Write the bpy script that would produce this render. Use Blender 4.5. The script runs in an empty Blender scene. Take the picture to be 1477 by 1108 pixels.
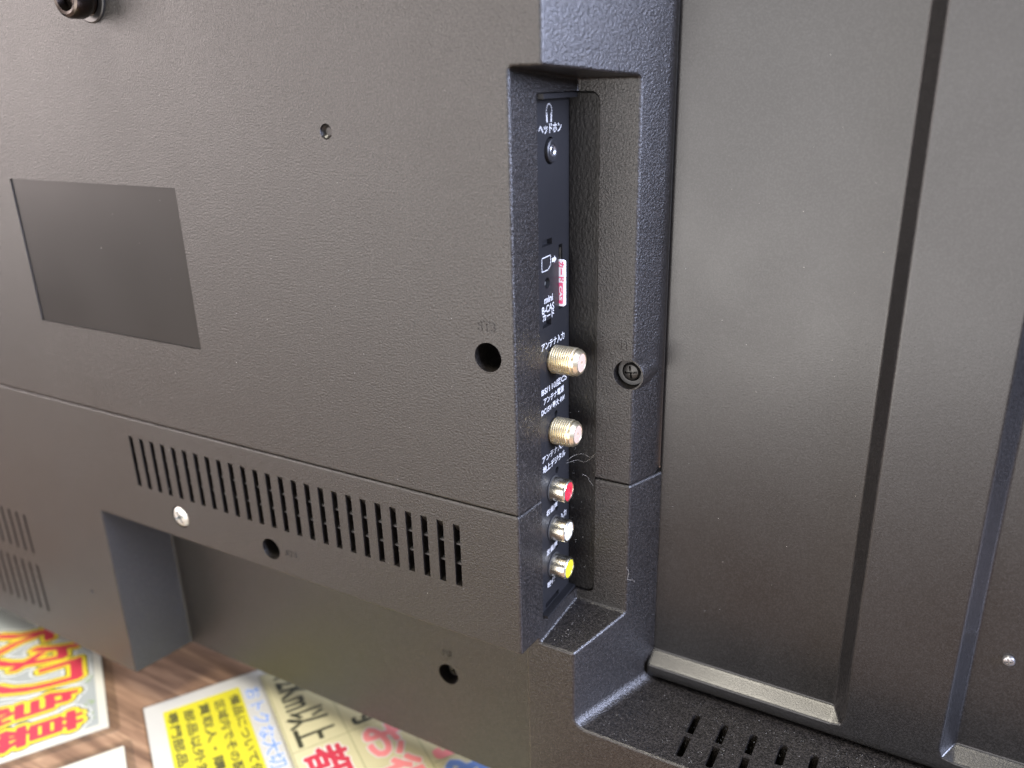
import bpy, bmesh, math, random
from mathutils import Vector, Matrix

# ------------------------------------------------------------------ camera, light, exposure
SC = bpy.context.scene
COL = SC.collection
MM = 0.001                     # everything below is laid out in millimetres and scaled on linking

cam_d = bpy.data.cameras.new('camera')
cam = bpy.data.objects.new('camera', cam_d)
COL.objects.link(cam)
_r = Vector((0.8734263643, 0.4863825597, -0.0236303130))
_u = Vector((-0.1496854524, 0.3143432617, 0.9374340399))
_b = Vector((0.4633795975, -0.8152424912, 0.3473600858))
cam.matrix_world = Matrix(((_r.x, _u.x, _b.x, 0.1147223), (_r.y, _u.y, _b.y, -0.2039230),
                           (_r.z, _u.z, _b.z, 0.1327927), (0, 0, 0, 1)))
cam_d.sensor_width = 36.0
cam_d.lens = 28.93
cam_d.clip_start = 0.01
cam_d.clip_end = 50
cam_d.dof.use_dof = True
cam_d.dof.focus_distance = 0.272
cam_d.dof.aperture_fstop = 7.8
SC.camera = cam

world = bpy.data.worlds.new('World')
SC.world = world
world.use_nodes = True
bg = world.node_tree.nodes['Background']
bg.inputs[0].default_value = (0.95, 0.95, 1.0, 1)
bg.inputs[1].default_value = 0.16


def area(name, loc, target, size, power, color, size_y=None):
    d = bpy.data.lights.new(name, 'AREA')
    d.energy = power
    d.color = color
    d.size = size
    if size_y:
        d.shape = 'RECTANGLE'
        d.size_y = size_y
    o = bpy.data.objects.new(name, d)
    COL.objects.link(o)
    o.location = loc
    o.rotation_euler = (Vector(target) - Vector(loc)).to_track_quat('-Z', 'Y').to_euler()
    return o


area('ceiling_panel_light', (-0.28, -0.64, 1.6), (0, 0, 0), 0.8, 47, (1.0, 0.93, 0.79), 0.6)
area('shop_front_light', (-0.3, -2.3, -0.05), (0, 0, 0), 2.3, 84, (1.0, 0.955, 0.94), 1.9)
area('window_light', (1.6, -0.06, 0.78), (0.02, 0.02, 0.12), 1.0, 205, (0.66, 0.73, 1.0), 1.0)
area('shop_side_light', (-1.9, -1.1, 0.40), (-0.1, 0, 0.05), 1.3, 46, (1.0, 0.87, 0.84), 1.0)
area('low_fill_light', (-0.55, -1.0, -0.6), (-0.05, 0, -0.05), 1.2, 20, (1.0, 0.95, 0.86), 0.8)  # unseen fill lamp, added to brighten the lower cover and stand recess

SC.view_settings.view_transform = 'Standard'
SC.view_settings.look = 'None'
SC.view_settings.exposure = 0.0
SC.view_settings.gamma = 1.0


# ------------------------------------------------------------------ materials
def lin(c):
    return tuple(((x / 255) / 12.92 if x / 255 <= 0.04045 else ((x / 255 + 0.055) / 1.055) ** 2.4) for x in c)


def newmat(name):
    m = bpy.data.materials.new(name)
    m.use_nodes = True
    nt = m.node_tree
    return m, nt, nt.nodes['Principled BSDF']


def plastic(name, base, rough=0.45, grain=1500, strength=0.6, dist=0.00012, spec=0.5, stretch=(1, 1, 1), var=0.12,
            detail=2.0, coarse=0.0, metallic=0.0, fleck=0.0):
    m, nt, p = newmat(name)
    N, L = nt.nodes, nt.links
    tc = N.new('ShaderNodeTexCoord')
    mp = N.new('ShaderNodeMapping')
    mp.inputs['Scale'].default_value = stretch
    L.new(tc.outputs['Object'], mp.inputs[0])
    n1 = N.new('ShaderNodeTexNoise')
    n1.inputs['Scale'].default_value = grain
    n1.inputs['Detail'].default_value = detail
    n1.inputs['Roughness'].default_value = 0.6
    L.new(mp.outputs[0], n1.inputs['Vector'])
    bp = N.new('ShaderNodeBump')
    bp.inputs['Strength'].default_value = strength
    bp.inputs['Distance'].default_value = dist
    L.new(n1.outputs['Fac'], bp.inputs['Height'])
    last = bp
    if coarse:
        n3 = N.new('ShaderNodeTexNoise')
        n3.inputs['Scale'].default_value = 14
        n3.inputs['Detail'].default_value = 1
        L.new(tc.outputs['Object'], n3.inputs['Vector'])
        b2 = N.new('ShaderNodeBump')
        b2.inputs['Strength'].default_value = coarse
        b2.inputs['Distance'].default_value = 0.002
        L.new(n3.outputs['Fac'], b2.inputs['Height'])
        L.new(bp.outputs[0], b2.inputs['Normal'])
        last = b2
    L.new(last.outputs[0], p.inputs['Normal'])
    # broad, faint handling marks change the gloss a little
    n2 = N.new('ShaderNodeTexNoise')
    n2.inputs['Scale'].default_value = 22
    n2.inputs['Detail'].default_value = 5
    L.new(tc.outputs['Object'], n2.inputs['Vector'])
    mr = N.new('ShaderNodeMapRange')
    mr.inputs['From Min'].default_value = 0.3
    mr.inputs['From Max'].default_value = 0.7
    mr.inputs['To Min'].default_value = rough - 0.04
    mr.inputs['To Max'].default_value = rough + 0.05
    L.new(n2.outputs['Fac'], mr.inputs[0])
    L.new(mr.outputs[0], p.inputs['Roughness'])
    mx = N.new('ShaderNodeMixRGB')
    mx.inputs[1].default_value = (*[c * (1 - var) for c in base], 1)
    mx.inputs[2].default_value = (*[c * (1 + var) for c in base], 1)
    L.new(n2.outputs['Fac'], mx.inputs[0])
    if fleck:       # sparkle of the moulded grain painted in as paler flecks of base colour
        n4 = N.new('ShaderNodeTexNoise')
        n4.inputs['Scale'].default_value = grain * 1.1
        n4.inputs['Detail'].default_value = 2
        L.new(tc.outputs['Object'], n4.inputs['Vector'])
        fr = N.new('ShaderNodeMapRange')
        fr.inputs['From Min'].default_value = 0.42
        fr.inputs['From Max'].default_value = 0.70
        fr.inputs['To Min'].default_value = 0.45
        fr.inputs['To Max'].default_value = 1 + fleck
        L.new(n4.outputs['Fac'], fr.inputs[0])
        vm = N.new('ShaderNodeVectorMath')
        vm.operation = 'SCALE'
        L.new(mx.outputs[0], vm.inputs[0])
        L.new(fr.outputs[0], vm.inputs['Scale'])
        L.new(vm.outputs[0], p.inputs['Base Color'])
    else:
        L.new(mx.outputs[0], p.inputs['Base Color'])
    p.inputs['Specular IOR Level'].default_value = spec
    p.inputs['Metallic'].default_value = metallic
    return m


def plain(name, base, rough=0.5, metallic=0.0, spec=0.5, bump=0.0, scale=900, var=0.0, alpha=1.0):
    m, nt, p = newmat(name)
    N, L = nt.nodes, nt.links
    tc = N.new('ShaderNodeTexCoord')
    n = N.new('ShaderNodeTexNoise')
    n.inputs['Scale'].default_value = scale
    n.inputs['Detail'].default_value = 3
    L.new(tc.outputs['Object'], n.inputs['Vector'])
    mx = N.new('ShaderNodeMixRGB')
    mx.inputs[1].default_value = (*[c * (1 - var) for c in base], 1)
    mx.inputs[2].default_value = (*[min(1, c * (1 + var)) for c in base], 1)
    L.new(n.outputs['Fac'], mx.inputs[0])
    L.new(mx.outputs[0], p.inputs['Base Color'])
    if bump:
        b = N.new('ShaderNodeBump')
        b.inputs['Strength'].default_value = bump
        b.inputs['Distance'].default_value = 0.0001
        L.new(n.outputs['Fac'], b.inputs['Height'])
        L.new(b.outputs[0], p.inputs['Normal'])
    p.inputs['Roughness'].default_value = rough
    p.inputs['Metallic'].default_value = metallic
    p.inputs['Specular IOR Level'].default_value = spec
    p.inputs['Alpha'].default_value = alpha
    return m


def wood_mat():
    m, nt, p = newmat('walnut_table')
    N, L = nt.nodes, nt.links
    tc = N.new('ShaderNodeTexCoord')
    mp = N.new('ShaderNodeMapping')
    mp.inputs['Rotation'].default_value = (0, 0, math.radians(-28))
    mp.inputs['Scale'].default_value = (9, 110, 60)
    L.new(tc.outputs['Object'], mp.inputs[0])
    n = N.new('ShaderNodeTexNoise')
    n.inputs['Scale'].default_value = 1.6
    n.inputs['Detail'].default_value = 8
    n.inputs['Roughness'].default_value = 0.62
    n.inputs['Distortion'].default_value = 0.6
    L.new(mp.outputs[0], n.inputs['Vector'])
    r = N.new('ShaderNodeValToRGB')
    r.color_ramp.elements[0].position = 0.32
    r.color_ramp.elements[0].color = (*lin((92, 70, 54)), 1)
    r.color_ramp.elements[1].position = 0.70
    r.color_ramp.elements[1].color = (*lin((178, 146, 114)), 1)
    e = r.color_ramp.elements.new(0.52)
    e.color = (*lin((138, 108, 84)), 1)
    L.new(n.outputs['Fac'], r.inputs[0])
    n2 = N.new('ShaderNodeTexNoise')
    n2.inputs['Scale'].default_value = 9
    n2.inputs['Detail'].default_value = 3
    L.new(tc.outputs['Object'], n2.inputs['Vector'])
    mx = N.new('ShaderNodeMixRGB')
    mx.blend_type = 'MULTIPLY'
    mx.inputs[0].default_value = 0.35
    L.new(r.outputs[0], mx.inputs[1])
    L.new(n2.outputs['Fac'], mx.inputs[2])
    L.new(mx.outputs[0], p.inputs['Base Color'])
    b = N.new('ShaderNodeBump')
    b.inputs['Strength'].default_value = 0.25
    b.inputs['Distance'].default_value = 0.0003
    L.new(n.outputs['Fac'], b.inputs['Height'])
    L.new(b.outputs[0], p.inputs['Normal'])
    p.inputs['Roughness'].default_value = 0.42
    return m


M = {}
M['cover'] = plastic('textured_black_plastic', (0.0095, 0.0082, 0.0074), 0.335, 1450, 1.0, 0.00030, detail=3.5, fleck=1.5)
M['smooth'] = plastic('smooth_label_field', (0.008, 0.007, 0.0065), 0.40, 1800, 0.15, 0.00005, spec=0.22)
M['port'] = plastic('smooth_port_plastic', (0.008, 0.008, 0.009), 0.42, 1300, 0.12, 0.00005)
M['leather'] = plastic('leather_grained_plastic', (0.006, 0.0055, 0.005), 0.45, 1100, 0.9, 0.00022, spec=0.3, stretch=(1, 1, 0.6))
M['panel'] = plastic('painted_steel', (0.0115, 0.011, 0.0115), 0.34, 1800, 0.5, 0.00009, fleck=0.4, coarse=0.05)
M['dark'] = plain('dark_interior', (0.006, 0.006, 0.006), 0.7)
M['rib'] = plain('inner_rib_plastic', (0.05, 0.05, 0.052), 0.33)
M['ink'] = plain('white_print', (0.34, 0.34, 0.34), 0.6)
M['nickel'] = plain('worn_nickel', (0.60, 0.57, 0.48), 0.26, 1.0, bump=0.35, scale=520, var=0.45)
M['brass'] = plain('gold_nickel_thread', (0.92, 0.83, 0.60), 0.32, 1.0, bump=0.03, scale=500, var=0.08)
M['zinc'] = plain('zinc_screw', (0.60, 0.61, 0.58), 0.42, 1.0, bump=0.2, scale=800)
M['dullsteel'] = plain('dull_steel', (0.30, 0.30, 0.31), 0.36, 0.9, bump=0.2, scale=900)
M['blackscrew'] = plain('black_oxide_screw', (0.02, 0.019, 0.018), 0.32, 0.3)
M['bronze'] = plain('bronze_bolt', (0.06, 0.05, 0.045), 0.25, 1.0, bump=0.2, scale=500, var=0.3)
M['dielectric'] = plain('pale_dielectric', (0.36, 0.26, 0.20), 0.5, 0.0)
M['red'] = plain('red_jack_plastic', (0.42, 0.02, 0.035), 0.3)
M['white'] = plain('white_jack_plastic', (0.5, 0.5, 0.48), 0.3)
M['yellow'] = plain('yellow_jack_plastic', (0.55, 0.50, 0.02), 0.3)
M['cardwhite'] = plain('card_white', (0.85, 0.82, 0.82), 0.4)
M['cardpink'] = plain('card_pink_print', (0.78, 0.10, 0.22), 0.4)
M['lint'] = plain('lint', (0.34, 0.32, 0.28), 0.9)
M['wood'] = wood_mat()
M['paper'] = plain('ivory_paper', (0.58, 0.56, 0.46), 0.35, var=0.04, scale=30)
M['paper_grey'] = plain('grey_paper', (0.34, 0.36, 0.33), 0.35, var=0.10, scale=30)
M['paper_leaf'] = plain('leaf_print', (0.26, 0.34, 0.16), 0.35, var=0.6, scale=120)
M['paper_white'] = plain('white_paper', (0.52, 0.505, 0.45), 0.35, var=0.05, scale=25)
M['pyellow'] = plain('yellow_print', (0.58, 0.52, 0.03), 0.35, var=0.04, scale=60)
M['cream'] = plain('cream_paper', (0.58, 0.53, 0.31), 0.32, var=0.05, scale=30)
M['creamline'] = plain('olive_print', (0.33, 0.31, 0.17), 0.4)
M['pop_yellow'] = plain('pop_yellow_print', (0.72, 0.58, 0.04), 0.35)
M['pop_red'] = plain('pop_red_print', (0.52, 0.045, 0.07), 0.35, var=0.05, scale=60)
M['pop_orange'] = plain('pop_orange_print', (0.84, 0.34, 0.08), 0.35)
M['pop_black'] = plain('pop_dark_print', (0.05, 0.05, 0.03), 0.4)
M['pop_pink'] = plain('pop_pink_print', (0.82, 0.26, 0.26), 0.35)
M['pop_blue'] = plain('pop_blue_print', (0.16, 0.28, 0.62), 0.35)
M['pop_white'] = plain('pop_white_print', (0.66, 0.66, 0.60), 0.35)


def film_mat():
    m, nt, p = newmat('laminate_film')
    N, L = nt.nodes, nt.links
    out = N['Material Output']
    tr = N.new('ShaderNodeBsdfTransparent')
    tr.inputs[0].default_value = (0.97, 0.97, 0.96, 1)
    gl = N.new('ShaderNodeBsdfGlossy')
    gl.inputs['Roughness'].default_value = 0.22
    mx = N.new('ShaderNodeMixShader')
    mx.inputs[0].default_value = 0.10
    L.new(tr.outputs[0], mx.inputs[1])
    L.new(gl.outputs[0], mx.inputs[2])
    L.new(mx.outputs[0], out.inputs['Surface'])
    return m


M['film'] = film_mat()


# ------------------------------------------------------------------ mesh helpers (millimetres)
def mesh_of(bm):
    bmesh.ops.recalc_face_normals(bm, faces=bm.faces[:])
    me = bpy.data.meshes.new('m')
    bm.to_mesh(me)
    bm.free()
    return me


def link(name, me, mat=None, parent=None, smooth=30, scale=True, weighted=False):
    if scale:
        me.transform(Matrix.Scale(MM, 4))
    if mat is not None:
        me.materials.clear()
        me.materials.append(mat)
    if smooth is not None:
        me.shade_smooth()
        me.set_sharp_from_angle(angle=math.radians(smooth))
    me.name = name
    o = bpy.data.objects.new(name, me)
    COL.objects.link(o)
    if parent:
        o.parent = parent
    if weighted:
        w = o.modifiers.new('normals', 'WEIGHTED_NORMAL')
        w.keep_sharp = True
        w.weight = 80
    return o


def prism(bm, poly, axis, a, b):
    def P(p, t):
        return {'x': (t, p[0], p[1]), 'y': (p[0], t, p[1]), 'z': (p[0], p[1], t)}[axis]
    v0 = [bm.verts.new(P(p, a)) for p in poly]
    v1 = [bm.verts.new(P(p, b)) for p in poly]
    n = len(poly)
    fs = [bm.faces.new(v0), bm.faces.new(v1[::-1])]
    for i in range(n):
        fs.append(bm.faces.new((v0[i], v0[(i + 1) % n], v1[(i + 1) % n], v1[i])))
    bmesh.ops.recalc_face_normals(bm, faces=fs)
    return fs


def box(bm, x0, x1, y0, y1, z0, z1):
    return prism(bm, [(x0, y0), (x1, y0), (x1, y1), (x0, y1)], 'z', z0, z1)


def rrect(x0, x1, z0, z1, rs, n=6):
    """rounded rectangle, rs = radii for (x0z0, x1z0, x1z1, x0z1)"""
    out = []
    for (cx, cz, sx, sz, a0, r) in ((x0, z0, 1, 1, 180, rs[0]), (x1, z0, -1, 1, 270, rs[1]),
                                    (x1, z1, -1, -1, 0, rs[2]), (x0, z1, 1, -1, 90, rs[3])):
        if r <= 0:
            out.append((cx, cz))
            continue
        for k in range(n + 1):
            a = math.radians(a0 + 90 * k / n)
            out.append((cx + sx * r + r * math.cos(a), cz + sz * r + r * math.sin(a)))
    return out


def circle(cx, cz, r, n=40):
    return [(cx + r * math.cos(2 * math.pi * i / n), cz + r * math.sin(2 * math.pi * i / n)) for i in range(n)]


def temp(me):
    o = bpy.data.objects.new('tmp', me)
    COL.objects.link(o)
    return o


def evaluate(o):
    dg = bpy.context.evaluated_depsgraph_get()
    return bpy.data.meshes.new_from_object(o.evaluated_get(dg))


def boolean(me, ops):
    o = temp(me)
    tmps = [o]
    for m, op in ops:
        c = temp(m)
        tmps.append(c)
        md = o.modifiers.new('b', 'BOOLEAN')
        md.operation = op
        md.solver = 'EXACT'
        md.object = c
    res = evaluate(o)
    for t in tmps:
        bpy.data.objects.remove(t)
    return res


def carve(me, cuts, unions=(), bevel=0.9, seg=4, late=()):
    """booleans, then rounded edges, then the small holes with crisp rims"""
    me = boolean(me, [(m, 'DIFFERENCE') for m in cuts])
    if bevel:
        bm = bmesh.new()
        bm.from_mesh(me)
        bmesh.ops.remove_doubles(bm, verts=bm.verts[:], dist=0.01)
        bmesh.ops.dissolve_limit(bm, angle_limit=math.radians(0.4), verts=bm.verts[:], edges=bm.edges[:])
        es = [e for e in bm.edges if len(e.link_faces) == 2 and e.calc_face_angle(0) > math.radians(32)]
        bmesh.ops.bevel(bm, geom=es, offset=bevel, segments=seg, affect='EDGES', profile=0.5, clamp_overlap=False,
                        miter_outer='ARC', offset_type='OFFSET')
        bmesh.ops.recalc_face_normals(bm, faces=bm.faces[:])
        # long flat faces are split into triangles before the holes are cut, so nothing tears
        bmesh.ops.triangulate(bm, faces=[f for f in bm.faces if len(f.verts) > 4], quad_method='BEAUTY', ngon_method='EAR_CLIP')
        me = bpy.data.meshes.new('c')
        bm.to_mesh(me)
        bm.free()
    if late:
        me = boolean(me, [(m, 'UNION') for m in unions] + [(m, 'DIFFERENCE') for m in late])
    return me


def lathe_mesh(profile, axis='x', n=48, centre=(0, 0, 0), close=True):
    """profile: list of (t, r) along the axis"""
    bm = bmesh.new()
    rings = []
    for t, r in profile:
        ring = []
        if r <= 1e-6:
            ring = [bm.verts.new((t, 0, 0))]
        else:
            for i in range(n):
                a = 2 * math.pi * i / n
                ring.append(bm.verts.new((t, r * math.cos(a), r * math.sin(a))))
        rings.append(ring)
    for A, B in zip(rings, rings[1:]):
        if len(A) == 1 and len(B) == 1:
            continue
        for i in range(n):
            j = (i + 1) % n
            if len(A) == 1:
                bm.faces.new((A[0], B[i], B[j]))
            elif len(B) == 1:
                bm.faces.new((A[i], B[0], A[j]))
            else:
                bm.faces.new((A[i], B[i], B[j], A[j]))
    bmesh.ops.recalc_face_normals(bm, faces=bm.faces[:])
    if axis == '-y':     # +t of the profile points towards -y (out of the back of the set)
        bmesh.ops.transform(bm, matrix=Matrix.Rotation(math.radians(-90), 4, 'Z'), verts=bm.verts[:])
    elif axis == 'z':
        bmesh.ops.transform(bm, matrix=Matrix.Rotation(math.radians(-90), 4, 'Y'), verts=bm.verts[:])
    bmesh.ops.translate(bm, vec=centre, verts=bm.verts[:])
    return mesh_of(bm)


def tube_mesh(pts, r, n=6):
    bm = bmesh.new()
    rings = []
    for i, p in enumerate(pts):
        p = Vector(p)
        d = (Vector(pts[min(i + 1, len(pts) - 1)]) - Vector(pts[max(i - 1, 0)])).normalized()
        s = d.cross(Vector((0.3, 0.5, 0.81))).normalized()
        t = d.cross(s)
        rings.append([bm.verts.new(p + r * (math.cos(2 * math.pi * k / n) * s + math.sin(2 * math.pi * k / n) * t))
                      for k in range(n)])
    for A, B in zip(rings, rings[1:]):
        for k in range(n):
            bm.faces.new((A[k], A[(k + 1) % n], B[(k + 1) % n], B[k]))
    bm.faces.new(rings[0][::-1])
    bm.faces.new(rings[-1])
    return mesh_of(bm)


def text_mesh(body, height, offset=0.0, extrude=0.0, fit=None, align='LEFT', font_scale_x=1.0, shear=0.0, res=3):
    """flat lettering in its own XY plane; fit = wanted width; height = cap height"""
    c = bpy.data.curves.new('t', 'FONT')
    c.body = body
    c.size = 10
    c.extrude = 0
    c.resolution_u = res
    c.shear = shear
    c.align_x = 'LEFT'
    o = bpy.data.objects.new('t', c)
    COL.objects.link(o)
    m0 = evaluate(o)
    xs = [v.co.x for v in m0.vertices]
    ys = [v.co.y for v in m0.vertices]
    x0, x1, y0, y1 = min(xs), max(xs), min(ys), max(ys)
    sy = height / (y1 - y0)
    sx = (fit / (x1 - x0)) if fit else sy * font_scale_x
    if offset or extrude:
        c.offset = offset / min(sx, sy) if offset else 0
        c.extrude = extrude
        m0 = evaluate(o)
    bpy.data.objects.remove(o)
    ox = {'LEFT': x0, 'CENTER': (x0 + x1) / 2}[align]
    m0.transform(Matrix.Translation((-ox, -y0, 0)))
    m0.transform(Matrix.Diagonal((sx, sy, 1, 1)))
    m0.materials.clear()
    return m0


def fatten(me, r, n=14, core=True):
    """wide lettering: copies of the glyphs pushed outwards all round, each a hair above the last"""
    bm = bmesh.new()
    for k in range(n + 1):
        a = 2 * math.pi * k / n
        d = (0, 0) if k == n else (r * math.cos(a), r * math.sin(a))
        m2 = me.copy()
        m2.transform(Matrix.Translation((d[0], d[1], k * 0.0004)))
        bm.from_mesh(m2)
        bpy.data.meshes.remove(m2)
    out = bpy.data.meshes.new('f')
    bm.to_mesh(out)
    bm.free()
    return out


def tag(o, label=None, cat=None, group=None, kind=None):
    if label:
        o['label'] = label
    if cat:
        o['category'] = cat
    if group:
        o['group'] = group
    if kind:
        o['kind'] = kind
    return o


def empty(name, loc, label, cat, group=None):
    o = bpy.data.objects.new(name, None)
    COL.objects.link(o)
    o.location = [c * MM for c in loc]
    o.empty_display_size = 0.02
    tag(o, label, cat, group)
    return o


def local(me, loc):
    """mesh laid out in world millimetres -> relative to a thing at loc"""
    me.transform(Matrix.Translation((-loc[0], -loc[1], -loc[2])))
    return me


# ------------------------------------------------------------------ table top
TZ = -175.0
bm = bmesh.new()
box(bm, -900, 500, -520, 480, TZ - 28, TZ)
bmesh.ops.bevel(bm, geom=bm.edges[:], offset=2, segments=2, affect='EDGES')
table = link('table_top', mesh_of(bm), M['wood'])
tag(table, 'brown walnut table top under the television and the laminated signs', 'table')

# ------------------------------------------------------------------ television
tv = empty('television', (0, 0, -148.4), 'black television seen from behind with its side connection ports', 'television')
TV0 = (0, 0, -148.4)


def tvlink(name, me, mat, parent=None, **k):
    """mesh in world mm -> child of the television (or of one of its parts, which sit at the same origin)"""
    return link(name, local(me, TV0), mat, parent or tv, **k)


XL = -430


def cavity_cutter():
    bm = bmesh.new()
    prism(bm, [(-3, 136.2), (36.5, 132.7), (36.5, -52.0), (11.5, -56.2), (-3, -58.6)], 'x', 0, 60)
    for v in bm.verts:
        if v.co.x < 1:
            v.co.x = 3.6 * v.co.y / 36.5
    return mesh_of(bm)


def pocket_cutter():
    bm = bmesh.new()
    prism(bm, rrect(-2.5, 10.9, -47.6, 129.0, (0, 3.2, 3.2, 0)), 'y', 13.7, 39.6)
    return mesh_of(bm)


def hole(cx, y0, cz, r, depth, taper=0.0, n=40):
    return lathe_mesh([(-depth, 0), (-depth, r - taper), (2.3, r + taper * 2.3 / depth), (2.3, 0)], '-y', n, (cx + 0.013, y0, cz + 0.017))


def boss():
    return lathe_mesh([(-11, 0), (-11, 6.5), (-4.5, 6.1), (-0.9, 5.75), (-0.15, 5.5), (-0.15, 0)], '-y', 48, (21.9, 36.4, 40.5))


# --- upper cover
bm = bmesh.new()
prism(bm, [(XL, 0), (10, 0), (28.35, 48.5), (28.35, 56), (XL, 56)], 'z', 0.09, 265)
upper = mesh_of(bm)
bm = bmesh.new()
box(bm, -238.6, -138.2, -3, 0.9, 38.0, 99.0)
labcut = mesh_of(bm)
late = [pocket_cutter(), labcut,
        hole(-9.4, 0, 53.2, 4.75, 20), hole(-65.1, 0, 118.9, 2.4, 1.6, 0.5, 24),
        hole(21.9, 36.2, 40.5, 4.95, 10)]
me = carve(upper, [cavity_cutter()], [boss()], 0.95, 4, late)
upper_o = tvlink('upper_rear_cover', me, M['cover'], weighted=True)
bm = bmesh.new()
box(bm, -238.5, -138.3, 0.55, 0.85, 38.1, 98.9)
tvlink('blank_label_field', mesh_of(bm), M['smooth'], upper_o)

# --- lower cover
bm = bmesh.new()
box(bm, XL, 240, 0, 56, -148.4, -0.09)
lower = mesh_of(bm)
bm = bmesh.new()
fs = prism(bm, [(9.24, -2), (32.69, 60), (250, 60), (250, -2)], 'z', -88, 2)
es = [e for e in bm.edges if all(abs(v.co.z + 88) < 1e-4 for v in e.verts) and
      all(v.co.x < 40 for v in e.verts)]
bmesh.ops.bevel(bm, geom=es, offset=4.2, segments=6, affect='EDGES', profile=0.5)
shelfcut = mesh_of(bm)
bm = bmesh.new()
box(bm, -4.4, 250, -3, 11.5, -152, -54.2)
frontcut = mesh_of(bm)
bm = bmesh.new()
prism(bm, [(-227.3, -3), (-221.3, 30.5), (-4.4, 30.5), (-4.4, -3)], 'z', -153, -54.2)
recess = mesh_of(bm)
bm = bmesh.new()
PITCH = 6.736
for i in range(26):       # ventilation slots, each with a scooped upper end
    x = -194.2 + PITCH * i
    prism(bm, [(-2, -8.9), (0.17, -8.9), (2.6, -12.6), (14, -13.5), (14, -33.2), (-2, -33.2)], 'x', x, x + 2.7)
ventcut = mesh_of(bm)
bm = bmesh.new()
for i in range(9):
    x = -295.9 - 6.75 * i
    prism(bm, [(-2, -73.4), (0.13, -73.4), (1.2, -75), (10, -75.2), (10, -96.9), (-2, -96.9)], 'x', x, x + 1.7)
    prism(bm, [(-2, -103.8), (0.13, -103.8), (1.2, -105.4), (10, -105.6), (10, -133.2), (-2, -133.2)], 'x', x, x + 1.7)
ventcut2 = mesh_of(bm)
bm = bmesh.new()
for i in range(14):       # slots in the ledge below the metal back
    x = 51.2 + 10.35 * i
    prism(bm, rrect(x - 0.15, x + 2.6, 27.5, 37.6, (0, 0, 1.25, 1.25), 5), 'z', -98, -80)
    prism(bm, rrect(x - 0.15, x + 2.6, 15.4, 25.6, (1.25, 1.25, 0, 0), 5), 'z', -98, -80)
shelfslots = mesh_of(bm)
late = [pocket_cutter(), ventcut, ventcut2, shelfslots,
        hole(-115.7, 0, -43.9, 4.7, 20), hole(-53.3, 30.5, -104.9, 4.9, 14),
        hole(-169.1, 0, -42.8, 5.1, 2.2), hole(-249.5, 0, -106.5, 1.2, 1.0, 0.5, 16)]
me = carve(lower, [shelfcut, frontcut, recess, cavity_cutter()], (), 0.95, 4, late)
lower_o = tvlink('lower_rear_cover', me, M['cover'], weighted=True)

bm = bmesh.new()
box(bm, 29.2, 239, 52.8, 56, -87.9, 0)
tvlink('inner_wall', mesh_of(bm), M['dark'], lower_o)
# inner ribs that cross behind the slots
for z, y in ((-17.4, 1.5), (-25.2, 1.5)):
    bm = bmesh.new()
    box(bm, -197, -19, y, y + 2.4, z - 0.35, z + 0.35)
    tvlink('vent_rib', mesh_of(bm), M['rib'], lower_o)
bm = bmesh.new()
box(bm, -198, -18, 12.2, 13.2, -34, -8)
tvlink('vent_backing', mesh_of(bm), M['dark'], lower_o)


# --- painted steel back with two sunken fields
def smooth(t):
    t = max(0.0, min(1.0, t))
    return t * t * (3 - 2 * t)


YB, YF = 46.6, 52.2


def ramp(t):
    # straight slope with softened ends
    t = max(0.0, min(1.0, t))
    k = 0.2
    if t < k:
        return t * t / (2 * k * (1 - k))
    if t > 1 - k:
        return 1 - (1 - t) ** 2 / (2 * k * (1 - k))
    return (t - k / 2) / (1 - k)


def sunk(x, z):
    def field(x0, x1, z0, wl, wr, wb, r):
        a, b, c = (x - x0) / wl, (x1 - x) / wr, (z - z0) / wb
        ts = sorted([ramp(a), ramp(b), ramp(c)])
        t = ts[0]
        if ts[1] < 1:       # soften where two walls meet
            t = max(0.0, ts[0] - 0.32 * (1 - ts[0]) * (1 - ts[1]))
        return t
    d = max(field(23.0, 101.0, -80.8, 3.5, 5.2, 4.5, 4), field(129.5, 262, -80.8, 5.5, 4, 4.5, 4))
    y = YB + (YF - YB) * d
    if z < -82.2:           # rolled lower edge
        q = (-82.2 - z) / 5.2
        y += 4.6 * (1 - math.sqrt(max(0, 1 - min(1, q) ** 2)))
    if x < 30.2:            # rolled edge next to the cover
        q = (30.2 - x) / 1.4
        y += 1.0 * (1 - math.sqrt(max(0, 1 - min(1, q) ** 2)))
    return y


def lines(a, b, dense, fine, coarse):
    out = [a]
    while out[-1] < b:
        p = out[-1]
        f = any(lo - 0.01 <= p < hi for lo, hi in dense)
        out.append(min(b, p + (fine if f else coarse)))
    return out


gx = lines(28.8, 240, [(28, 31), (94, 102), (128, 136)], 0.33, 1.6)
gz = lines(-87.35, 265, [(-88, -74)], 0.33, 2.6)
bm = bmesh.new()
vg = [[bm.verts.new((x, sunk(x, z), z)) for z in gz] for x in gx]
for i in range(len(gx) - 1):
    for j in range(len(gz) - 1):
        bm.faces.new((vg[i][j], vg[i + 1][j], vg[i + 1][j + 1], vg[i][j + 1]))
me = mesh_of(bm)
if me.polygons[0].normal.y > 0:
    me.flip_normals()
panel_o = tvlink('steel_back_panel', me, M['panel'], smooth=60)
sd = panel_o.modifiers.new('thickness', 'SOLIDIFY')
sd.thickness = 0.0008
sd.offset = -1


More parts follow.
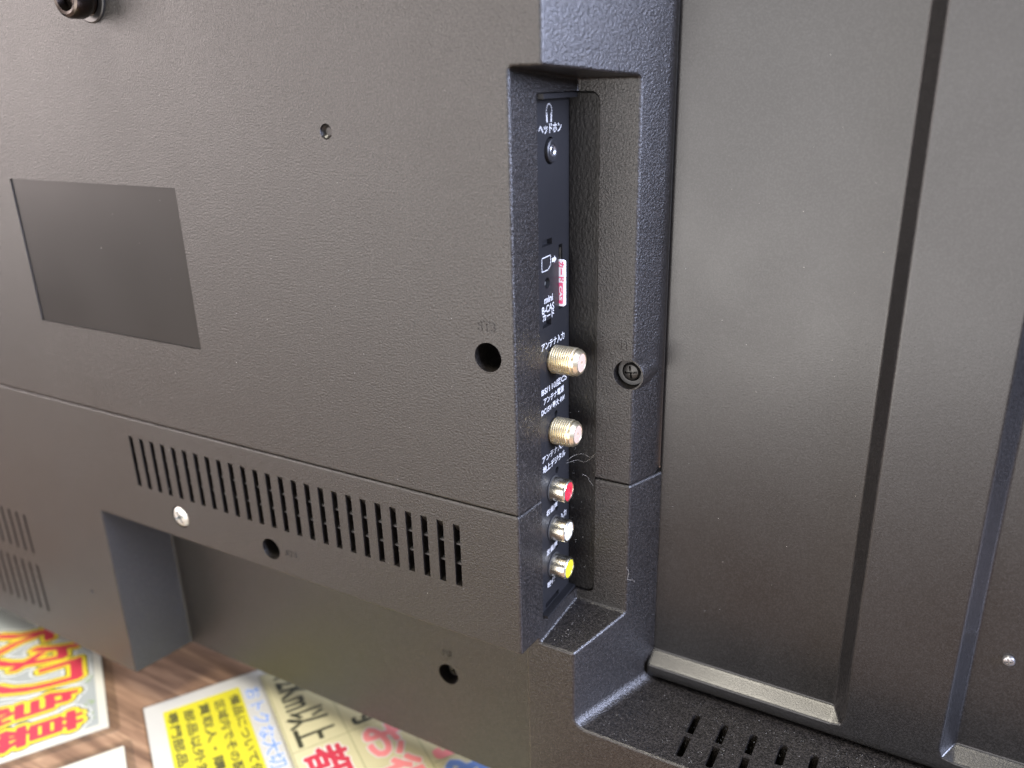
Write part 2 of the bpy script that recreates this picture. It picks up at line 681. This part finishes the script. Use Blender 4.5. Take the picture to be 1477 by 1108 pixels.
# --- screws
def screw_mesh(r, h, centre, recess=0.42, axis='-y', spin=0.3):
    head = lathe_mesh([(-4, 0), (-4, r * 0.5), (-h * 0.2, r * 0.5), (-h * 0.2, r), (h * 0.35, r), (h * 0.75, r * 0.86),
                       (h * 0.97, r * 0.55), (h, 0)], 'x', 40)
    bm = bmesh.new()
    w, l = r * 0.13, r * recess * 1.25
    prism(bm, [(-w, -l), (w, -l), (w, -w), (l, -w), (l, w), (w, w), (w, l), (-w, l), (-w, w), (-l, w), (-l, -w),
               (-w, -w)], 'x', h - r * 0.42, h + 1)
    bmesh.ops.rotate(bm, cent=(0, 0, 0), matrix=Matrix.Rotation(spin, 3, 'X'), verts=bm.verts[:])
    m = carve(head, [mesh_of(bm)], (), 0)
    if axis == '-y':
        m.transform(Matrix.Rotation(math.radians(-90), 4, 'Z'))
    m.transform(Matrix.Translation(centre))
    return m


tvlink('screw', screw_mesh(3.0, 1.4, (-8.2, 9.5, 53.2)), M['blackscrew'], upper_o)
tvlink('screw', screw_mesh(2.9, 1.4, (21.9, 40.6, 40.5), 0.6, spin=0.15), M['blackscrew'], upper_o)
tvlink('screw_seat', lathe_mesh([(-7, 2.4), (-7, 4.9), (-3.8, 4.9), (-3.6, 4.6), (-3.8, 3.3), (-7, 3.2)], '-y', 40,
                                (21.9, 36.5, 40.5)), M['port'], upper_o)
tvlink('screw', screw_mesh(3.1, 1.4, (-115.0, 10, -43.9)), M['blackscrew'], lower_o)
tvlink('screw', screw_mesh(3.2, 1.4, (-52.4, 35.0, -104.9)), M['blackscrew'], lower_o)
o = tvlink('screw', screw_mesh(4.6, 1.5, (-169.1, 1.0, -42.8), 0.5, spin=0.5), M['zinc'], lower_o)
o['label'] = 'bright zinc cross-head screw'
tvlink('threaded_insert', lathe_mesh([(-1.4, 0), (-1.4, 1.2), (-0.9, 1.8), (-0.5, 2.1), (-1.5, 2.2), (-1.6, 0)], '-y', 24,
                                     (-65.1, 0, 118.9)), M['blackscrew'], upper_o)
o = tvlink('screw', screw_mesh(1.75, 1.1, (143.8, 51.9, -39.7), 0.5), M['dullsteel'], panel_o)

# mounting bolt near the upper left corner
bolt = tvlink('mounting_bolt', lathe_mesh([(-1, 0), (-1, 6.2), (0.8, 6.2), (1.2, 5.2), (2.6, 5.0), (3.0, 6.4), (4.2, 6.9),
                                           (8.2, 6.9), (9.4, 6.4), (9.9, 5.6), (9.6, 4.6), (6.5, 3.8), (6.5, 0)], '-y', 48,
                                          (-166.0, 0, 162.6)), M['bronze'])
tvlink('bolt_washer', lathe_mesh([(-0.5, 0), (-0.5, 8.0), (0.7, 8.0), (1.0, 7.6), (1.0, 0)], '-y', 40, (-166.0, 0, 162.6)),
       M['blackscrew'], bolt)


# --- moulded marks: thin raised lettering in the cover plastic
def on_back(me, x, y, z, rot=0.0):
    """text plane XY -> the set's back, reading left to right, glyph up = +z, facing -y"""
    me.transform(Matrix.Rotation(rot, 4, 'Z'))
    me.transform(Matrix.Rotation(math.radians(90), 4, 'X'))
    me.transform(Matrix.Translation((x, y, z)))
    return me


tvlink('moulded_mark', on_back(text_mesh('ST3', 3.1, extrude=0.2, align='CENTER', fit=6.2), -9.6, -0.02, 61.4), M['cover'], upper_o)
tvlink('moulded_mark', on_back(text_mesh('M3', 3.4, extrude=0.2, align='CENTER', fit=4.4), 19.2, 36.48, 48.6), M['cover'], upper_o)
tvlink('moulded_mark', on_back(text_mesh('ST3', 2.6, extrude=0.2, align='CENTER', fit=6.0), -104.8, -0.02, -44.6), M['cover'], lower_o)
tvlink('moulded_mark', on_back(text_mesh('M3', 2.8, extrude=0.2, align='CENTER', fit=4.4), -53.4, 30.48, -95.6), M['cover'], lower_o)

# ------------------------------------------------------------------ port insert
PX = 0.3
bm = bmesh.new()
box(bm, -2.45, PX, 14.05, 39.0, -47.2, 128.0)
plate = mesh_of(bm)
pc = []


def port_cut_poly(poly, depth=5):
    b = bmesh.new()
    prism(b, poly, 'x', PX - depth, PX + 2)
    pc.append(mesh_of(b))


port_cut_poly([(18.1, 84.4), (24.8, 84.4), (24.8, 86.4), (18.1, 86.4)], 1.8)          # latch slots
port_cut_poly([(18.1, 58.6), (23.9, 58.6), (23.9, 60.7), (18.1, 60.7)], 1.8)
port_cut_poly([(29.5, 62.2), (32.2, 62.2), (32.2, 83.3), (29.5, 83.3)], 2.4)          # card slot
port_cut_poly([(17.8, -46.0), (28.5, -46.0), (28.5, -44.0), (17.8, -44.0)], 1.8)
for cy, cz, r in ((21.3, 72.7, 1.75), (26.8, 52.2, 1.0), (27.0, 26.5, 1.1), (27.5, 5.1, 1.2), (27.2, -9.6, 1.2),
                  (27.2, -24.7, 1.2), (24.0, 112.5, 4.0)):
    port_cut_poly(circle(cy, cz, r, 24), 2.2)
me = carve(plate, [], (), 0.25, 2, pc)
port_o = tvlink('port_panel', me, M['port'], weighted=True)
bm = bmesh.new()
prism(bm, rrect(PX + 0.02, 10.62, -47.1, 128.6, (0, 3.0, 3.0, 0)), 'y', 37.0, 39.3)
me = carve(mesh_of(bm), [], (), 0.3, 2)
leather_o = tvlink('grained_backing', me, M['leather'], weighted=True)
bm = bmesh.new()
box(bm, -2.3, 3.2, 14.2, 37.4, 127.3, 128.7)       # cap across the top of the insert
tvlink('end_cap', mesh_of(bm), M['port'], port_o)
bm = bmesh.new()
box(bm, -2.3, 2.9, 14.4, 37.6, -47.4, -46.4)
tvlink('end_cap', mesh_of(bm), M['port'], port_o)


def on_port(me, y, z, lift=0.03):
    """text plane XY -> side port wall: reading runs into the set (+y), glyph up = +z, facing +x"""
    me.transform(Matrix(((0, 0, 1, 0), (1, 0, 0, 0), (0, 1, 0, 0), (0, 0, 0, 1))))
    me.transform(Matrix.Translation((PX + lift, y, z)))
    return me


for body, y0, y1, z, h in (
        ('ヘッドホン', 16.7, 31.6, 117.5, 2.8),
        ('mini', 19.2, 25.0, 66.4, 2.1),
        ('B-CAS', 17.6, 25.9, 63.3, 2.3),
        ('カード', 18.0, 25.9, 60.95, 2.2),
        ('アンテナ入力', 16.8, 33.4, 51.2, 2.6),
        ('BS/110度CS', 16.6, 35.2, 36.1, 2.5),
        ('アンテナ電源', 18.0, 32.9, 32.6, 2.3),
        ('DC15V 最大 4W', 16.4, 33.6, 29.2, 2.3),
        ('アンテナ入力', 16.6, 33.6, 12.0, 2.4),
        ('地上デジタル', 16.9, 34.0, 8.1, 2.5),
        ('右音声', 19.2, 27.6, -9.3, 2.3),
        ('入力', 30.0, 34.8, -16.0, 2.4),
        ('左音声', 19.0, 27.4, -25.0, 2.3),
        ('映像', 19.6, 25.6, -38.6, 2.3)):
    tvlink('printed_legend', on_port(text_mesh(body, h, fit=y1 - y0, offset=0.06), y0, z), M['ink'], port_o, smooth=None)


def flat_poly_mesh(polys):
    b = bmesh.new()
    for p in polys:
        vs = [b.verts.new((q[0], q[1], 0)) for q in p]
        b.faces.new(vs)
    me = bpy.data.meshes.new('f')
    b.to_mesh(me)
    b.free()
    return me


def stroke(pts, w, closed=False):
    out = []
    n = len(pts)
    for i in range(n if closed else n - 1):
        a, b_ = Vector(pts[i]), Vector(pts[(i + 1) % n])
        d = (b_ - a).normalized()
        s = Vector((-d.y, d.x)) * w / 2
        e = d * w * 0.35
        out.append([a - e - s, b_ + e - s, b_ + e + s, a - e + s])
    return out


# headphone symbol, card symbol and arrow
arc = [(23.4 + 1.75 * math.cos(math.radians(a)) * (1.0 if True else 1), 123.6 + 2.2 * math.sin(math.radians(a))) for a in range(-20, 201, 20)]
polys = stroke(arc, 0.34) + stroke([(24.95, 122.9), (24.75, 120.9)], 0.75) + stroke([(21.85, 122.9), (22.05, 120.9)], 0.75)
tvlink('headphone_symbol', on_port(flat_poly_mesh(polys), 0, 0), M['ink'], port_o, smooth=None)
polys = stroke([(17.7, 81.0), (23.7, 81.1), (23.7, 78.0), (21.9, 76.8), (17.7, 76.8)], 0.32, True)
tvlink('card_symbol', on_port(flat_poly_mesh(polys), 0, 0), M['ink'], port_o, smooth=None)
polys = [[(24.6, 78.6), (26.3, 78.6), (26.3, 79.9), (24.6, 79.9)], [(26.3, 78.0), (27.8, 79.25), (26.3, 80.5)]]
tvlink('arrow_symbol', on_port(flat_poly_mesh(polys), 0, 0), M['ink'], port_o, smooth=None)

# headphone jack
hj = tvlink('headphone_jack', lathe_mesh([(-3.0, 1.7), (0.9, 1.7), (1.1, 2.0), (1.15, 3.1), (0.9, 3.5), (-1.6, 3.6), (-3, 3.6)],
                                         'x', 40, (PX, 24.0, 112.5)), M['port'])
tvlink('jack_contact', lathe_mesh([(-2.8, 0), (-2.8, 1.75), (0.8, 1.72), (1.0, 1.5), (0.7, 1.2), (-0.5, 1.05), (-2.5, 1.0), (-2.6, 0)], 'x', 32,
                                  (PX, 24.0, 112.5)), M['dullsteel'], hj)
# small light guide in the round hole
tvlink('light_guide', lathe_mesh([(-2.2, 0), (-2.2, 1.0), (-1.4, 1.0), (-1.0, 0.7), (-0.9, 0)], 'x', 24, (PX, 21.5, 72.4)), M['zinc'], port_o)
# contact strip seen in the open end of the card slot
bm = bmesh.new()
box(bm, PX - 1.9, PX - 0.1, 30.2, 31.4, 62.6, 82.2)
tvlink('slot_spring', mesh_of(bm), M['nickel'], port_o)


# antenna connectors
def antenna(cy, cz, tip):
    prof = [(-1.5, 0), (-1.5, 4.1), (0.2, 4.1), (0.4, 4.5)]
    t = 0.4
    p = 0.79
    n = int((tip - 1.7 - 0.4) / p)
    for k in range(n):
        t0 = 0.4 + k * p
        prof += [(t0 + 0.10, 4.32), (t0 + 0.32, 4.75), (t0 + 0.50, 4.75), (t0 + 0.72, 4.32)]
    e = 0.4 + n * p
    prof += [(e + 0.2, 4.45), (tip - 1.2, 4.45), (tip - 0.35, 3.85), (tip - 0.12, 3.7), (tip, 3.45), (tip, 3.15), (tip - 0.25, 3.0),
             (tip - 0.25, 0)]
    b = tvlink('antenna_connector', lathe_mesh(prof, 'x', 64, (PX, cy, cz)), M['brass'], smooth=25)
    tvlink('dielectric', lathe_mesh([(tip - 0.3, 0.32), (tip - 0.3, 3.0), (tip - 0.1, 3.0), (tip - 0.06, 2.8), (tip - 0.06, 0.62),
                                     (tip - 0.3, 0.5)], 'x', 40, (PX, cy, cz)), M['dielectric'], b)
    tvlink('centre_socket', lathe_mesh([(tip - 0.29, 0), (tip - 0.29, 0.6), (tip - 0.27, 0.6), (tip - 0.27, 0)], 'x', 20, (PX, cy, cz)), M['dark'], b)
    return b


antenna(25.0, 46.6, 10.4)
antenna(25.5, 21.0, 8.9)


# phono jacks
def phono(cy, cz, tip, mat, label):
    b = tvlink('phono_jack', lathe_mesh([(-1.5, 0), (-1.5, 4.15), (tip - 0.9, 4.15), (tip - 0.35, 4.0), (tip - 0.05, 3.7), (tip, 3.55),
                                         (tip, 3.35), (tip - 0.2, 3.25), (tip - 0.6, 3.2), (tip - 0.6, 0)], 'x', 56, (PX, cy, cz)), M['nickel'])
    b['label'] = label
    tvlink('coloured_insert', lathe_mesh([(tip - 0.58, 1.65), (tip - 0.58, 3.22), (tip - 0.3, 3.2), (tip - 0.12, 2.9), (tip - 0.08, 1.95),
                                          (tip - 0.2, 1.7), (tip - 0.58, 1.65)], 'x', 44, (PX, cy, cz)), mat, b)
    tvlink('socket_bore', lathe_mesh([(tip - 0.57, 0), (tip - 0.57, 1.68), (tip - 0.4, 1.68), (tip - 0.56, 1.2), (tip - 0.56, 0)], 'x', 24, (PX, cy, cz)), mat, b)
    tvlink('jack_collar', lathe_mesh([(-0.5, 4.1), (-0.5, 4.75), (0.35, 4.7), (0.5, 4.15)], 'x', 40, (PX, cy, cz)), M['dark'], b)
    return b


phono(24.4, -0.5, 6.2, M['red'], 'phono jack with a red insert')
phono(24.4, -16.1, 6.2, M['white'], 'phono jack with a white insert')
phono(24.4, -31.2, 6.4, M['yellow'], 'phono jack with a yellow insert')

# ------------------------------------------------------------------ receiver card standing in the slot
RC = (PX, 30.3, 70.8)
bm = bmesh.new()
prism(bm, rrect(PX - 1.6, PX + 1.95, 63.2, 78.4, (0, 0.8, 0.8, 0), 5), 'y', 29.95, 30.75)
rc = tag(link('receiver_card', local(mesh_of(bm), RC), M['cardwhite']), 'small white and pink card pushed into the port panel slot', 'card')
rc.location = [c * MM for c in RC]


def on_card(me, x, z):
    me.transform(Matrix.Rotation(math.radians(-90), 4, 'Z'))     # reads downwards
    me.transform(Matrix.Rotation(math.radians(90), 4, 'X'))
    me.transform(Matrix.Translation((x, 29.93, z)))
    return local(me, RC)


bm = bmesh.new()
prism(bm, rrect(PX - 0.3, PX + 1.25, 64.0, 71.0, (0.2, 0.3, 0.3, 0.2), 3), 'y', 29.93, 30.0)
link('pink_band', local(mesh_of(bm), RC), M['cardpink'], rc, smooth=None)
link('printed_word', on_card(text_mesh('カード', 1.7, fit=6.2, offset=0.1), PX - 0.15, 77.7), M['cardpink'], rc, smooth=None)
m = on_card(text_mesh('CAS', 0.95, fit=4.6, offset=0.06), PX + 0.0, 69.8)
m.transform(Matrix.Translation((0, -0.02, 0)))
link('printed_word', m, M['cardwhite'], rc, smooth=None)

# ------------------------------------------------------------------ laminated signs on the table
TH = math.radians(-32.2)
SO = (-231.4, 2.0, TZ)


def sheet_thing(name, label, corner, group=None):
    """corner = position in the sign frame (X reads down the picture, Y is glyph-up)"""
    ca, sa = math.cos(TH), math.sin(TH)
    o = empty(name, (SO[0] + corner[0] * ca - corner[1] * sa, SO[1] + corner[0] * sa + corner[1] * ca, TZ), label, 'sign', group)
    o.rotation_euler = (0, 0, TH)
    o['_c'] = 0
    del o['_c']
    return o


def slab(parent, c, name, x0, x1, y0, y1, z0, z1, mat, r=1.5, smooth=30):
    bm = bmesh.new()
    prism(bm, rrect(x0 - c[0], x1 - c[0], y0 - c[1], y1 - c[1], (r, r, r, r), 4), 'z', z0, z1)
    return link(name, mesh_of(bm), mat, parent, smooth=smooth)


def words(parent, c, name, body, x, y, h, w, z, mat, offset=0.0, label=None, shear=0.0, align='LEFT'):
    me = text_mesh(body, h, fit=w, align=align, shear=shear, res=2)
    if offset:
        me = fatten(me, offset, 14 if offset > 0.5 else 8)
    me.transform(Matrix.Translation((x - c[0], y - c[1], z)))
    return link(name, me, mat, parent, smooth=None)


# red and yellow lettering sign, left
C1 = (-110, -90)
s1 = sheet_thing('laminated_sign', 'laminated sign with big red and yellow lettering on the table at left', C1)
slab(s1, C1, 'laminate', -175, 10.2, -112, -11.8, 0.05, 0.75, M['film'], 3)
slab(s1, C1, 'paper', -170, 5.0, -107, -17.0, 0.2, 0.5, M['paper'], 0.3)
slab(s1, C1, 'printed_ground', -166, 0.8, -103, -21.2, 0.52, 0.54, M['paper_grey'], 0.3, None)
leaf = []
random.seed(4)
bm = bmesh.new()
for k in range(90):
    # leaf print along the lower and right borders
    if k % 3:
        cx, cy = random.uniform(-8.5, -1.5), random.uniform(-100, -24)
    else:
        cx, cy = random.uniform(-60, -1.5), random.uniform(-30.5, -22.5)
    a = random.uniform(0, 6.28)
    l, w = random.uniform(2.0, 4.5), random.uniform(0.5, 1.1)
    vs = []
    for (p, q) in ((-l / 2, 0), (0, -w), (l / 2, 0), (0, w)):
        px, py = cx + p * math.cos(a) - q * math.sin(a), cy + p * math.sin(a) + q * math.cos(a)
        px, py = min(px, 0.6), min(py, -21.4)
        vs.append(bm.verts.new((px - C1[0], py - C1[1], 0.56 + k * 0.0003)))
    bm.faces.new(vs)
me = bpy.data.meshes.new('leaf')
bm.to_mesh(me)
bm.free()
link('leaf_print', me, M['paper_leaf'], s1, smooth=None)
for (body, x, wd, y, h) in (('募', -18.5, 17.5, -76, 48), ('急', -39, 17.0, -76, 47), ('ワ', -64, 21, -73, 47), ('タ', -87, 20, -73, 47), ('大', -112, 22, -73, 47)):
    for nm, mt, off, z in (('letter_halo', 'pop_white', 5.2, 0.60), ('letter_shadow', 'pop_black', 3.9, 0.625),
                           ('letter_outline', 'pop_yellow', 2.9, 0.65), ('letter', 'pop_red', 0.85, 0.675)):
        dz = 0.0
        words(s1, C1, nm, body, x + 1, y + 1, h - 2, wd - 2, z + dz, M[mt], off)

# white sheet with a yellow notice, middle
C2 = (0, 0)
s2 = sheet_thing('laminated_sign', 'white laminated sheet with a yellow notice of black lettering', C2)
slab(s2, C2, 'laminate', -1.2, 150, -1.0, 66, 0.05, 0.7, M['film'], 2)
slab(s2, C2, 'paper', 0, 148, 0, 64, 0.2, 0.45, M['paper_white'], 0.3)
slab(s2, C2, 'yellow_label', 8.6, 140, 8.6, 47.6, 0.46, 0.50, M['pyellow'], 0.5, None)
NL = ('備品について値引の20台まで', '区域内でその配達を承ります', '買取人・購読期間無料', '部品以外対応可能です', '専門部品しかなくても')
for k, body in enumerate(NL):
    words(s2, C2, 'notice_line', body, 13.5 + (k % 2) * 1.5 - 0.6 * k, 41.2 - 7.7 * k, 4.9, 118 if k == 0 else 104, 0.55, M['pop_black'], 0.12)
for k, body in enumerate(('おトクな大切なお知らせ',)):
    words(s2, C2, 'blue_outline', body, 13, 49.3, 8.2, 118, 0.52, M['pop_white'], 0.7)
    words(s2, C2, 'blue_line', body, 13, 49.3, 8.2, 118, 0.56, M['pop_blue'], 0.15)

# cream price sheet, right
C3 = (6, 59)
s3 = sheet_thing('laminated_sign', 'cream laminated price sheet with black and red lettering beside the yellow notice', C3)
slab(s3, C3, 'laminate', 5.6, 182, 58.2, 182, 0.75, 1.5, M['film'], 3)
slab(s3, C3, 'paper', 7.0, 180, 59.6, 180, 0.9, 1.2, M['cream'], 0.5)
for k, y in enumerate((60.4, 88.8, 117.6, 146.5)):
    slab(s3, C3, 'ruled_line', 8, 178, y - 0.25, y + 0.25, 1.21, 1.24, M['creamline'], 0, None)
for y0, y1, xs in ((60.4, 88.8, (8.5, 71.9, 134)), (88.8, 117.6, (25, 71.5, 134)), (117.6, 146.5, (60, 112, 150))):
    for x in xs:
        slab(s3, C3, 'ruled_line', x - 0.25, x + 0.25, y0 + 0.25, y1 - 0.25, 1.21, 1.24, M['creamline'], 0, None)
words(s3, C3, 'black_letters', '12Km以上', 13.0, 63.5, 20.5, 57, 1.28, M['pop_black'], 0.35)
words(s3, C3, 'black_letters', '以内', 30, 93, 20.0, 39, 1.28, M['pop_black'], 0.35)
words(s3, C3, 'letter_outline', '都内', 75, 64.5, 20, 50, 1.26, M['pop_white'], 1.3)
words(s3, C3, 'red_letters', '都内', 75, 64.5, 20, 50, 1.30, M['pop_red'], 0.6)
words(s3, C3, 'letter_outline', 'お得', 75, 93.5, 20, 50, 1.26, M['pop_white'], 1.5)
words(s3, C3, 'red_letters', 'お得', 75, 93.5, 20, 50, 1.30, M['pop_pink'], 0.8)
words(s3, C3, 'red_letters', '円', 95, 121.5, 19, 15, 1.30, M['pop_pink'], 1.5)
words(s3, C3, 'letter_outline', 'お', 115, 121.5, 21, 24, 1.26, M['pop_white'], 1.6)
words(s3, C3, 'blue_letters', 'お', 115, 121.5, 21, 24, 1.30, M['pop_blue'], 0.9)

# small ivory sheet at the lower left edge
C4 = (24, -70)
s4 = sheet_thing('laminated_sign', 'blank corner of an ivory laminated sheet below the red lettered sign', C4)
slab(s4, C4, 'laminate', 20.2, 110, -95, -7.4, 0.78, 1.35, M['film'], 3)
slab(s4, C4, 'paper', 24.0, 106, -92, -11.4, 0.9, 1.15, M['paper'], 0.4)
words(s4, C4, 'black_letters', '在庫あり', 33.5, -60, 32, 60, 1.2, M['pop_black'], 0.3)


# ------------------------------------------------------------------ lint and dust
def lint(pts, r, label):
    c = pts[0]
    sm = []
    for i in range(len(pts) - 1):     # Catmull-Rom
        p0, p1, p2, p3 = (Vector(pts[max(0, i - 1)]), Vector(pts[i]), Vector(pts[i + 1]), Vector(pts[min(len(pts) - 1, i + 2)]))
        for k in range(8):
            t = k / 8
            sm.append(0.5 * ((2 * p1) + (-p0 + p2) * t + (2 * p0 - 5 * p1 + 4 * p2 - p3) * t * t + (-p0 + 3 * p1 - 3 * p2 + p3) * t ** 3))
    sm.append(Vector(pts[-1]))
    o = link('lint_fibre', local(tube_mesh(sm, r), c), M['lint'], smooth=60)
    o.location = [a * MM for a in c]
    return tag(o, label, 'lint')


lint([(1.2, 33.5, 6.2), (3.2, 35.8, 7.8), (6.0, 36.8, 8.4), (8.6, 36.9, 7.7), (10.8, 36.3, 9.6)], 0.032,
     'long pale fibre arching above the red phono jack')
lint([(1.4, 32.8, 5.6), (4.0, 36.2, 5.9), (6.2, 36.8, 5.3), (8.2, 36.9, 6.6), (10.6, 36.3, 8.9)], 0.028,
     'pale fibre sagging just below the longest one')
lint([(7.4, 33.0, 2.4), (8.0, 36.0, 0.4), (8.6, 36.8, -1.6), (10.2, 36.3, -2.8)], 0.028,
     'short fibre curling down from the rim of the red phono jack')
lint([(23.6, 36.2, -32.5), (24.2, 37.0, -35.0), (23.9, 36.6, -37.5), (25.0, 38.9, -39.0), (25.4, 40.0, -40.3)], 0.032,
     'fibre hanging on the sloped edge near the bottom of the port bay')

rnd = random.Random(11)
bm = bmesh.new()


def speck(x, y, z, r):
    vs = [bm.verts.new((x + r * a * rnd.uniform(.6, 1.3), y + r * b_ * rnd.uniform(.6, 1.3), z + r * c_ * rnd.uniform(.6, 1.3)))
          for a, b_, c_ in ((1, 1, 1), (-1, -1, 1), (-1, 1, -1), (1, -1, -1))]
    for f in ((0, 1, 2), (0, 3, 1), (0, 2, 3), (1, 3, 2)):
        bm.faces.new([vs[i] for i in f])


for k in range(240):
    speck(rnd.uniform(22, 130), rnd.uniform(12.5, 45), -87.8, rnd.choice((0.04, 0.05, 0.07)))
for k in range(70):
    speck(rnd.uniform(-225, -10), -0.03, rnd.uniform(-50, 150), rnd.choice((0.05, 0.07, 0.10)))
for k in range(45):
    speck(rnd.uniform(-0, 10.4), 36.95, rnd.uniform(-44, 30), rnd.choice((0.05, 0.07)))
for k in range(28):
    speck(rnd.uniform(32, 95), 52.15, rnd.uniform(-70, 150), rnd.choice((0.06, 0.09)))
for k in range(26):
    x = rnd.uniform(1, 22)
    y = rnd.uniform(14, 34)
    speck(x if x < 10 + .3 * y else 8, y, -55.75 + (y - 11.5) * 0.168, rnd.choice((0.05, 0.07)))
dust = link('dust', mesh_of(bm), M['lint'], smooth=None)
tag(dust, 'pale dust specks scattered over the black television back', 'dust', kind='stuff')
